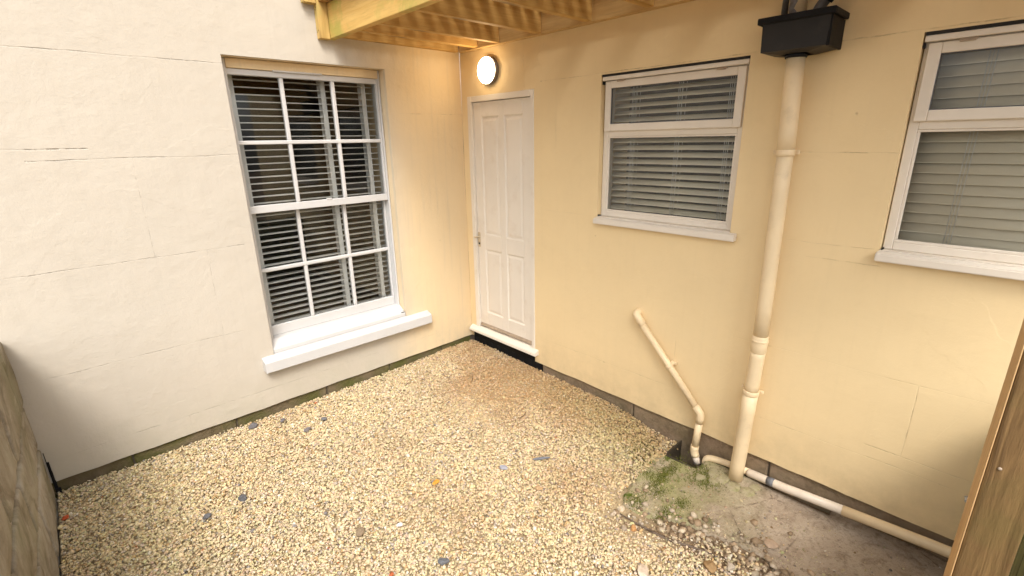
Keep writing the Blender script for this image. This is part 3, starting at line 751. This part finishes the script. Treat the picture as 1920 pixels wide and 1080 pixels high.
# ------------------------------------------------------------------ timber deck overhead
t = thing('timber_deck', 'raised yellow pine deck with joists, fixed over the door', 'deck', (-.55, -1.5, 2.41))
DE = -4.3
def tbox(name, lo, hi, mat, par=t, bev=.003):
    bm = nb(); c = [(a+b)/2 for a, b in zip(lo, hi)]
    box(bm, lo, hi, bev); return obj(name, bm, M[mat], par, loc=c)
Z0, Z1 = 2.415, 2.603
tbox('ledger', (-.045, DE, Z0-.003), (-.004, -.05, Z1), 'ledger')
tbox('wall_joist', (-1.045, -.048, Z0+.002), (-.0455, -.004, Z1), 'joist')
tbox('rim_beam', (-1.092, DE, Z0-.018), (-1.0465, -.003, Z1+.0), 'beam')
for y in (-.265, -.515, -.93, -1.35, -1.77, -2.19, -2.61, -3.03, -3.45, -3.87, -4.2):
    z = Z0+.004+random.uniform(-.002, .003)
    tbox('joist', (-1.046, y-.0225, z), (-.0455, y+.0225, Z1-.001), 'joist')
x = -.012; k = 0
while x > -1.10:
    w = .100; g = .029+random.uniform(-.003, .004)
    tbox('deck_board', (x-w, DE, Z1+.001), (x, -.012-random.random()*.006, Z1+.022+random.random()*.002), 'board')
    x -= w+g; k += 1
u = tbox('upright', (-1.162, -.052, 2.392), (-1.093, -.004, 3.55), 'upright')
for z, y in ((2.432, -.022), (2.440, -.034), (2.56, -.024), (2.572, -.036)):
    bm = nb(); lathe(bm, (-1.1625, y, z), (-1, 0, 0), [(0, .0035), (.001, .0035)], 10); obj('screw', bm, M['seal'], u)
bm = nb(); box(bm, (-1.245, -.058, 2.588), (-1.165, -.012, 2.632), .003); obj('rail_end', bm, M['upright'], t)
tbox('nosing_board', (-1.125, DE, Z1+.028), (-1.0935, -.055, Z1+.055), 'beam')

# timber post at right
bm = nb(); rz = Matrix.Rotation(R(5), 3, 'Z')
box(bm, (-1.12, -3.550, -.22), (-1.02, -3.456, 2.395), .006, 2, rz, Vector((-1.12, -3.456, 0)))
po = ident(obj('timber_post', bm, M['post'], loc=(-1.07, -3.48, -.2)), 'weathered brown timber post at the right edge, in front of the wall', 'post')
bm = nb(); box(bm, (-1.1205, -3.4555, -.22), (-1.02, -3.4525, 2.394), .001, 1, rz, Vector((-1.12, -3.456, 0)))
obj('lit_edge_strip', bm, timber('pale_lit_timber', (.60, .39, .19), (.48, .28, .12), 2, knot=False), po)  # added pale strip: bounce light on this side of the post as colour
for y, z, a in ((-3.478, .965, 0), (-3.475, 1.25, 1), (-3.52, 1.13, .4), (-3.49, .62, 0)):
    bm = nb(); lathe(bm, (-1.121+.0*a+(y+3.456)*-.0875, y, z), (-1, -.087, 0), [(0, .004), (.002, .004), (.003, .002)], 10); obj('screw', bm, M['alu'], po)
t = thing('board_fence', 'low algae-green board fence in shade behind the brown post', 'fence', (-.5, -3.6, -.2))
for i in range(8):
    xa = -.985+.122*i; tbox('fence_board', (xa, -3.622, -.21), (xa+.112, -3.60, .72+.012*math.sin(i*2.3)), 'greenboard', t)
tbox('fence_rail', (-.985, -3.65, .45), (-.03, -3.623, .53), 'greenboard', t)

# ------------------------------------------------------------------ boundary wall at left
t = thing('boundary_wall', 'stained grey brown stone wall at the left edge of the gravel yard', 'wall', (-3.1, -2.2, -.3))
bm = nb(); box(bm, (-3.25, -4.9, -.38), (-2.992, -.004, .83)); obj('mortar_core', bm, M['bmortar'], t)
z = -.37; row = 0
hs_ = [.27, .31, .26, .37]
for h in hs_:
    y = -.010-(.23 if row % 2 else 0)*1.0
    if row % 2:
        edges = [-.006, -.23]
    else: edges = [-.006]
    while edges[-1] > -4.8: edges.append(max(-4.9, edges[-1]-random.uniform(.34, .62)))
    for a, b in zip(edges, edges[1:]):
        bm = nb(); f = -2.980+random.uniform(-.004, .006); g = .009
        box(bm, (-3.1, b+g, z+g), (f, a-g, z+h-g), .012, 2)
        bmesh.ops.subdivide_edges(bm, edges=[e for e in bm.edges if e.calc_length() > .1], cuts=5, use_grid_fill=True)
        for v in bm.verts: v.co += noise.noise_vector(v.co*5)*.006+noise.noise_vector(v.co*15)*.003
        obj('stone', bm, M['bstone'], t, True)
    z += h; row += 1
#tbox('coping', (-3.28, -4.9, z+.002), (-2.955, -.006, z+.08), 'bstone', t, .01)

# ------------------------------------------------------------------ gravel
def rocks(name, X, Y, Z, size, colors, flat, mat, seed, nvar=24):
    r = np.random.default_rng(seed)
    b = bmesh.new(); bmesh.ops.create_icosphere(b, subdivisions=1, radius=1); b.verts.ensure_lookup_table()
    base = np.array([v.co[:] for v in b.verts]); tri = np.array([[v.index for v in f.verts] for f in b.faces]); b.free()
    protos = []
    for i in range(nvar):
        p = base*(1+r.uniform(-.30, .22, (len(base), 1)))+r.uniform(-.10, .10, base.shape)
        # cut with two random planes for broken faces
        for _ in range(3):
            nrm = r.normal(size=3); nrm /= np.linalg.norm(nrm); d = p@nrm; lim = .62
            p = p-np.outer(np.clip(d-lim, 0, None), nrm)
        protos.append(p*np.array([1, r.uniform(.62, .9), r.uniform(.5, .8)]))
    protos = np.array(protos)
    N = len(X); pi = r.integers(0, nvar, N); V = protos[pi]*size[:, None, None]
    a = r.uniform(0, 2*np.pi, N); tx = r.normal(0, flat, N); ty = r.normal(0, flat, N)
    def rot(V, ang, i, j):
        c, s = np.cos(ang)[:, None], np.sin(ang)[:, None]; A = V[..., i]*c-V[..., j]*s; B = V[..., i]*s+V[..., j]*c
        V = V.copy(); V[..., i] = A; V[..., j] = B; return V
    V = rot(rot(rot(V, tx, 1, 2), ty, 0, 2), a, 0, 1)
    V = V+np.stack([X, Y, Z], -1)[:, None]
    nv = len(base); nt = len(tri)
    co = V.reshape(-1, 3); T = (tri[None]+(np.arange(N)*nv)[:, None, None]).reshape(-1)
    me = bpy.data.meshes.new(name); me.vertices.add(len(co)); me.vertices.foreach_set('co', co.ravel().astype(np.float32))
    me.loops.add(len(T)); me.loops.foreach_set('vertex_index', T.astype(np.int32))
    me.polygons.add(N*nt); me.polygons.foreach_set('loop_start', (np.arange(N*nt)*3).astype(np.int32))
    at = me.attributes.new('stone_color', 'FLOAT_COLOR', 'POINT')
    c = np.concatenate([colors, np.ones((N, 1))], 1); at.data.foreach_set('color', np.repeat(c, nv, 0).ravel().astype(np.float32))
    me.update(calc_edges=True); me.validate()
    me.materials.append(mat); o = bpy.data.objects.new(name, me); COL.objects.link(o); return o
m = NT('limestone_chippings', .88, .2)
at = m.n('ShaderNodeAttribute', attribute_name='stone_color').outputs['Color']
b1 = m.mix(m.rng(m.noise(120, 4, .6), .35, .65, 0, .35), at, (.30, .21, .10), 'MIX')
b1 = m.mix(m.rng(m.noise(60, 5, .7), .6, .75, 0, .4), b1, (.70, .60, .42))
m.col(b1); m.nrm(m.bump(m.noise(260, 3, .6), .5, .002)); M['gravel'] = m.m

def palette(n, r, x, y):
    base = np.array([.76, .615, .375]); c = base[None]*r.uniform(.74, 1.14, (n, 1))
    tone = np.clip(.5+.8*fbm(x, y, 3.2, 77), 0, 1)[:, None]; c = c*(1-.2*tone)+np.array([.66, .60, .48])*r.uniform(.8, 1.1, (n, 1))*.2*tone
    c = c*(1+r.normal(0, .05, (n, 3)))
    k = r.random(n)
    def setc(mask, col, v=.2): c[mask] = np.array(col)[None]*r.uniform(1-v, 1+v, (mask.sum(), 1))
    setc(k < .016, (.20, .19, .20)); setc((k >= .016) & (k < .05), (.42, .37, .32)); setc((k >= .05) & (k < .10), (.80, .73, .60), .1)
    setc((k >= .10) & (k < .16), (.50, .33, .16)); setc((k >= .16) & (k < .20), (.60, .47, .38)); setc((k >= .20) & (k < .2006), (.42, .12, .05))
    # silt-stained area near the door and along the right wall
    dirt = 1.3*np.exp(-((x+.3)**2/.25+(y+.8)**2/.6))+np.exp(-((x+.12)**2/.07+(y+1.8)**2/.5))
    dirt = dirt+.55*np.clip(fbm(x, y, 5.2, 63)-.25, 0, 1)+.5*np.exp(-((x+.8)**2/.08+(y+2.0)**2/.06))
    dirt = np.clip(1.2*dirt*(.75+.5*fbm(x, y, 7, 12)), 0, 1)[:, None]*r.uniform(.4, 1, (n, 1))
    c = c*(1-dirt)+np.array([.44, .26, .12])*dirt
    # greenish algae at the left foot
    gr = np.clip(np.exp(-((x+2.75)**2/.12))*.5+np.exp(-((x+.35)**2/.06+(y+1.95)**2/.06))*1.3+np.exp(-((x+.15)**2/.03+(y+1.6)**2/.3))*.8, 0, 1)[:, None]*r.uniform(.1, 1, (n, 1))*.5
    c = c*(1-gr)+np.array([.40, .40, .16])*gr
    return np.clip(c, .02, .9)
r = np.random.default_rng(5)
def scatter(N, x0, x1, y0, y1):
    return r.uniform(x0, x1, N), r.uniform(y0, y1, N)
Xs, Ys, Zs, Ss, = [], [], [], []
for layer, (dens, s0, s1, dz) in enumerate(((4800, .0075, .0115, -.008), (5200, .0055, .0118, .000), (4400, .003, .0068, .004))):
    N = int(dens*2.98*4.75); x, y = scatter(N, -2.975, -.004, -4.75, -.004)
    xx, yy = x+.06*fbm(x, y, 14, 2), y+.04*fbm(x, y, 19, 6)
    inside = np.minimum(xx-edge_x(yy), -2.08-yy)          # depth inside the slab outline
    keep = (inside < -.03) | ((inside < .16) & (r.random(N) < .5*np.exp(-(inside+.03)/.035)*(fbm(x, y, 8, 31) > -.1)))
    # thins out to soil beside the concrete
    keep |= (x > -.42) & (y > -2.145) & (y < -1.9) & (r.random(N) < .8)
    keep &= (y > -.5-1.016*(x+3.1)-.55) | (r.random(N) < .33)
    d = edge_x(y)-x; th = (y < -2.15) & (d < .36) & (r.random(N) > np.clip(d/.34+.28*fbm(x, y, 11, 44), .08, 1)**1.5*1.1)
    keep &= ~th; x, y = x[keep], y[keep]
    s = r.uniform(s0, s1, len(x))*np.where(r.random(len(x)) < .05, r.uniform(1.2, 1.75, len(x)), 1)*np.where(y > -.5-1.016*(x+3.1)-.55, 1, 1.4)
    Xs.append(x); Ys.append(y); Ss.append(s); Zs.append(np.where(in_conc(x, y), np.maximum(conc_z(x, y)+.004, gz(x, y)-.004), gz(x, y)+dz)+r.normal(0, .003, len(x)))
X_, Y_, Z_, S_ = map(np.concatenate, (Xs, Ys, Zs, Ss))
ok = ~((X_ > -.16) & (Y_ < -2.145) & (Y_ > -2.36)); X_, Y_, Z_, S_ = X_[ok], Y_[ok], Z_[ok], S_[ok]
X_ = np.clip(X_, -2.965, -.012)
o = rocks('gravel', X_, Y_, Z_, S_, palette(len(X_), r, X_, Y_), .32, M['gravel'], 3)
ident(o, kind='stuff', label='pale golden limestone gravel covering the yard', cat='gravel')
# stray chippings and crumbs on soil and slab
N = 5200; x = np.clip(r.normal(-.60, .24, N), -1.15, -.05); y = r.uniform(-3.7, -2.15, N)
z = np.where(in_conc(x, y, -.01), conc_z(x, y), soil_z(x, y))+.002
s = r.choice([.002, .0035, .006, .010], N, p=[.5, .34, .11, .05])*r.uniform(.7, 1.2, N)
c = palette(N, r, x, y)*r.uniform(.35, .95, (N, 1))
ident(rocks('grit', x, y, z, s, c, .4, M['gravel'], 9), kind='stuff', label='loose grit and crumbs scattered on the soil and concrete', cat='grit')

N = 260; y = r.uniform(-3.3, -2.2, N); x = edge_x(y)+r.normal(-.06, .09, N)
z = np.where(in_conc(x, y, -.01), conc_z(x, y), soil_z(x, y))+.004
c = np.array([(.36, .26, .17), (.46, .38, .29), (.24, .17, .11), (.55, .46, .34)])[r.integers(0, 4, N)]*r.uniform(.7, 1.1, (N, 1))
ident(rocks('rubble', x, y, z, r.uniform(.011, .026, N), c, .3, M['gravel'], 19), kind='stuff', label='broken brown rubble between the gravel and the concrete', cat='rubble')
# moss tufts round the gully
m = NT('moss', .9, .1); m.col(m.mix(m.rng(m.noise(40, 4), .35, .65), (.07, .085, .015), (.20, .205, .04))); M['moss'] = m.m
bm_pts = []; faces = []; r = np.random.default_rng(21)
for cx, cy, sx, sy, n in ((-.36, -2.24, .11, .022, 1500), (-.21, -2.42, .055, .05, 1100), (-.66, -2.24, .035, .03, 420), (-.50, -2.30, .03, .02, 260), (-.62, -2.40, .04, .02, 380), (-.49, -2.43, .03, .02, 260), (-.30, -2.05, .09, .06, 350), (-.40, -2.17, .03, .02, 200)):
    for _ in range(int(n*1.2)):
        px, py = cx+r.normal()*sx, cy+r.normal()*sy-.25*0
        if px > -.03: continue
        base = float(conc_z(px, py)) if bool(in_conc(np.float64(px), np.float64(py))) else float(gz(np.float64(px), np.float64(py)))
        h = r.uniform(.003, .011); w = r.uniform(.0012, .003); a = r.uniform(0, 6.28)
        i = len(bm_pts); dx, dy = math.cos(a)*w, math.sin(a)*w; lx, ly = r.normal()*.003, r.normal()*.003
        bm_pts += [(px-dx, py-dy, base-.001), (px+dx, py+dy, base-.001), (px+lx, py+ly, base+h), (px+dy, py-dx, base-.001)]
        faces += [(i, i+1, i+2), (i+1, i+3, i+2), (i+3, i, i+2)]
me = bpy.data.meshes.new('moss'); me.from_pydata(bm_pts, [], faces); me.materials.append(M['moss'])
o = bpy.data.objects.new('moss', me); COL.objects.link(o); ident(o, kind='stuff', label='short green moss on the damp concrete near the downpipe foot', cat='moss')

# ------------------------------------------------------------------ single stones and litter one can point to
def pebble(name, label, cat, x, y, size, c, dims=(1, .7, .5), rz=0, up=.008, seed=1, tilt=(.1, .1)):
    b = bmesh.new(); bmesh.ops.create_icosphere(b, subdivisions=2, radius=1)
    rr = random.Random(seed)
    for _ in range(7):
        nrm = Vector((rr.gauss(0, 1), rr.gauss(0, 1), rr.gauss(0, .7))).normalized(); lim = rr.uniform(.55, .8)
        for v in b.verts:
            d = v.co.dot(nrm)
            if d > lim: v.co -= nrm*(d-lim)
    for v in b.verts:
        v.co += noise.noise_vector(v.co*2+Vector((seed, 0, 0)))*.08
        v.co = Vector((v.co.x*dims[0], v.co.y*dims[1], v.co.z*dims[2]))*size
    if in_conc(np.float64(x), np.float64(y)): z = float(conc_z(x, y))+size*dims[2]*.45
    else: z = float(gz(np.float64(x), np.float64(y)))+up+size*dims[2]*.3
    o = obj(name, b, plain(name+'_surface', c, .85, .25, 40, .5, .2, 90)); o.location = (x, y, z); o.rotation_euler = (*tilt, rz)
    return ident(o, label, cat)
dk = (.15, .142, .145)
pebble('leaf', 'curled orange dead leaf on the gravel in the middle of the yard', 'leaf', -1.413, -1.432, .030, (.62, .30, .05), (1, .62, .14), .3, .012, 3, (.2, .1))
pebble('slate_shard', 'long thin blue grey slate shard lying left of the moss', 'stone', -.846, -1.708, .056, (.16, .165, .18), (1, .20, .14), -.55, .014, 4, (.5, .05))
pebble('slate_shard', 'short pale blue slate chip beside the long thin shard', 'stone', -1.055, -1.605, .036, (.32, .32, .36), (1, .5, .2), -.9, .010, 5)
pebble('stone', 'brown lump of stone with a dark tip in the lower left gravel', 'stone', -1.89, -1.479, .032, (.27, .20, .13), (1, .8, .6), .4, .012, 6)
pebble('stone', 'largest dark purple grey stone at the foot of the pale wall', 'stone', -1.982, -.094, .036, dk, (1, .7, .6), .5, .012, 7)
pebble('stone', 'flat dark stone at the foot of the pale wall under the sill', 'stone', -1.811, -.155, .028, (.18, .165, .17), (1, .7, .5), 1.2, .012, 8)
pebble('stone', 'purple grey stone on the gravel below the middle of the sill, left of its twin', 'stone', -1.731, -.397, .028, (.19, .17, .17), (1, .7, .5), .2, .012, 9)
pebble('stone', 'blue grey stone on the gravel below the sill, nearer the door', 'stone', -1.600, -.350, .028, (.165, .165, .172), (1, .6, .5), 2.2, .012, 10)
pebble('brick_crumb', 'small red brick fragment beside the stained boundary wall', 'brick crumb', -2.945, -.318, .020, (.48, .10, .04), (1, .7, .6), .7, .014, 11)
pebble('stone', 'light brown rounded stone on the gravel left of the soil edge', 'stone', -1.041, -1.871, .030, (.42, .28, .15), (1, .65, .4), -.3, .010, 12)
pebble('stone', 'pale flat stone slab at the bottom edge of the photograph', 'stone', -1.096, -2.56, .050, (.56, .45, .34), (1, .6, .25), .5, .012, 13)
pebble('stone', 'big rusty brown stone at the bottom edge beside the pale flat one', 'stone', -.836, -2.74, .040, (.30, .19, .09), (1, .8, .6), .9, .006, 14)
pebble('stone', 'pale pointed stone at the bottom edge, right of the rusty brown one', 'stone', -.745, -2.80, .030, (.50, .42, .33), (1, .7, .5), .2, .006, 15)
pebble('stone', 'black pointed stone in the lower left gravel, above the near pair', 'stone', -2.239, -.802, .028, (.12, .12, .125), (.8, 1, .6), .4, .012, 16)
pebble('stone', 'dark blue grey stone in the gravel nearest the boundary wall', 'stone', -2.409, -.824, .024, (.13, .13, .138), (1, .7, .6), .4, .012, 17)
pebble('stone', 'dark slate coloured stone low in the middle of the gravel', 'stone', -1.699, -1.904, .028, (.14, .145, .155), (1, .7, .5), -.6, .012, 18)
pebble('stone', 'white chalky stone glinting in the middle of the gravel', 'stone', -1.728, -1.572, .018, (.78, .76, .74), (1, .8, .6), 0, .014, 19)
pebble('stone', 'tan flat stone embedded in the concrete at lower right', 'stone', -.44, -2.87, .050, (.42, .31, .22), (1, .75, .22), .3, .0, 20)
pebble('brick_crumb', 'small red brick fragment low in the middle of the gravel', 'brick crumb', -1.905, -1.80, .015, (.42, .12, .05), (1, .7, .6), .7, .014, 22)
pebble('stone', 'rust orange stone among gravel at the edge of the soil', 'stone', -.86, -2.36, .026, (.50, .27, .11), (1, .8, .5), .9, .008, 23)
b = nb(); pts = []
for k in range(12):
    q = k/11; px = -.80+.10*q-.05*math.sin(q*3.1); py = -2.24-.52*q
    pts.append((px, py, float(soil_z(np.float64(px), np.float64(py)))+.010+.004*math.sin(q*9)))
tube(b, pts, [.002+.0045*math.sin(math.pi*(k+.6)/12) for k in range(12)], 8)
ident(obj('branch', b, plain('branch_bark', (.15, .11, .08), .9, .3, 50, .6), loc=pts[5]), 'thicker dark bent branch lying along the soil between gravel and concrete', 'branch')
for i, (x, y, L, a, lb) in enumerate(((-.60, -1.30, .10, .4, 'thin brown twig on the stained gravel near the right wall'), (-.80, -2.50, .16, -1.2, 'dark bent twig lying on the soil beside the concrete'), (-.50, -.62, .13, .9, 'thin pale twig on the brown gravel in front of the door'), (-1.20, -1.15, .07, 2.2, 'short dark twig in the middle of the gravel'))):
    z = float(gz(np.float64(x), np.float64(y)))+.016
    b = nb(); tube(b, [(x+math.cos(a)*L*(k-.5)+.006*math.sin(k*7), y+math.sin(a)*L*(k-.5)+.006*math.cos(k*5), z+.004*math.sin(k*6)) for k in (0, .25, .5, .75, 1)], [.0016, .0026, .003, .0022, .0012], 7)
    ident(obj('twig', b, plain('twig_bark', (.14, .09, .05), .9, .3, 60, .5), loc=(x, y, z)), lb, 'twig')

for o in S.objects:
    if o.parent is None and 'category' in o.keys():
        c = o['category']; n = o.name.split('.')[0]
        g = {'casement_window': 'casement windows in the warm cream wall', 'stone': 'odd coloured stones among the gravel', 'slate_shard': 'slate shards on the gravel', 'brick_crumb': 'red brick fragments in the gravel', 'twig': 'twigs on the ground', 'venetian_blind': 'venetian blinds behind the windows', 'house_wall': 'rendered walls of the house'}.get(n)
        if g: o['group'] = g
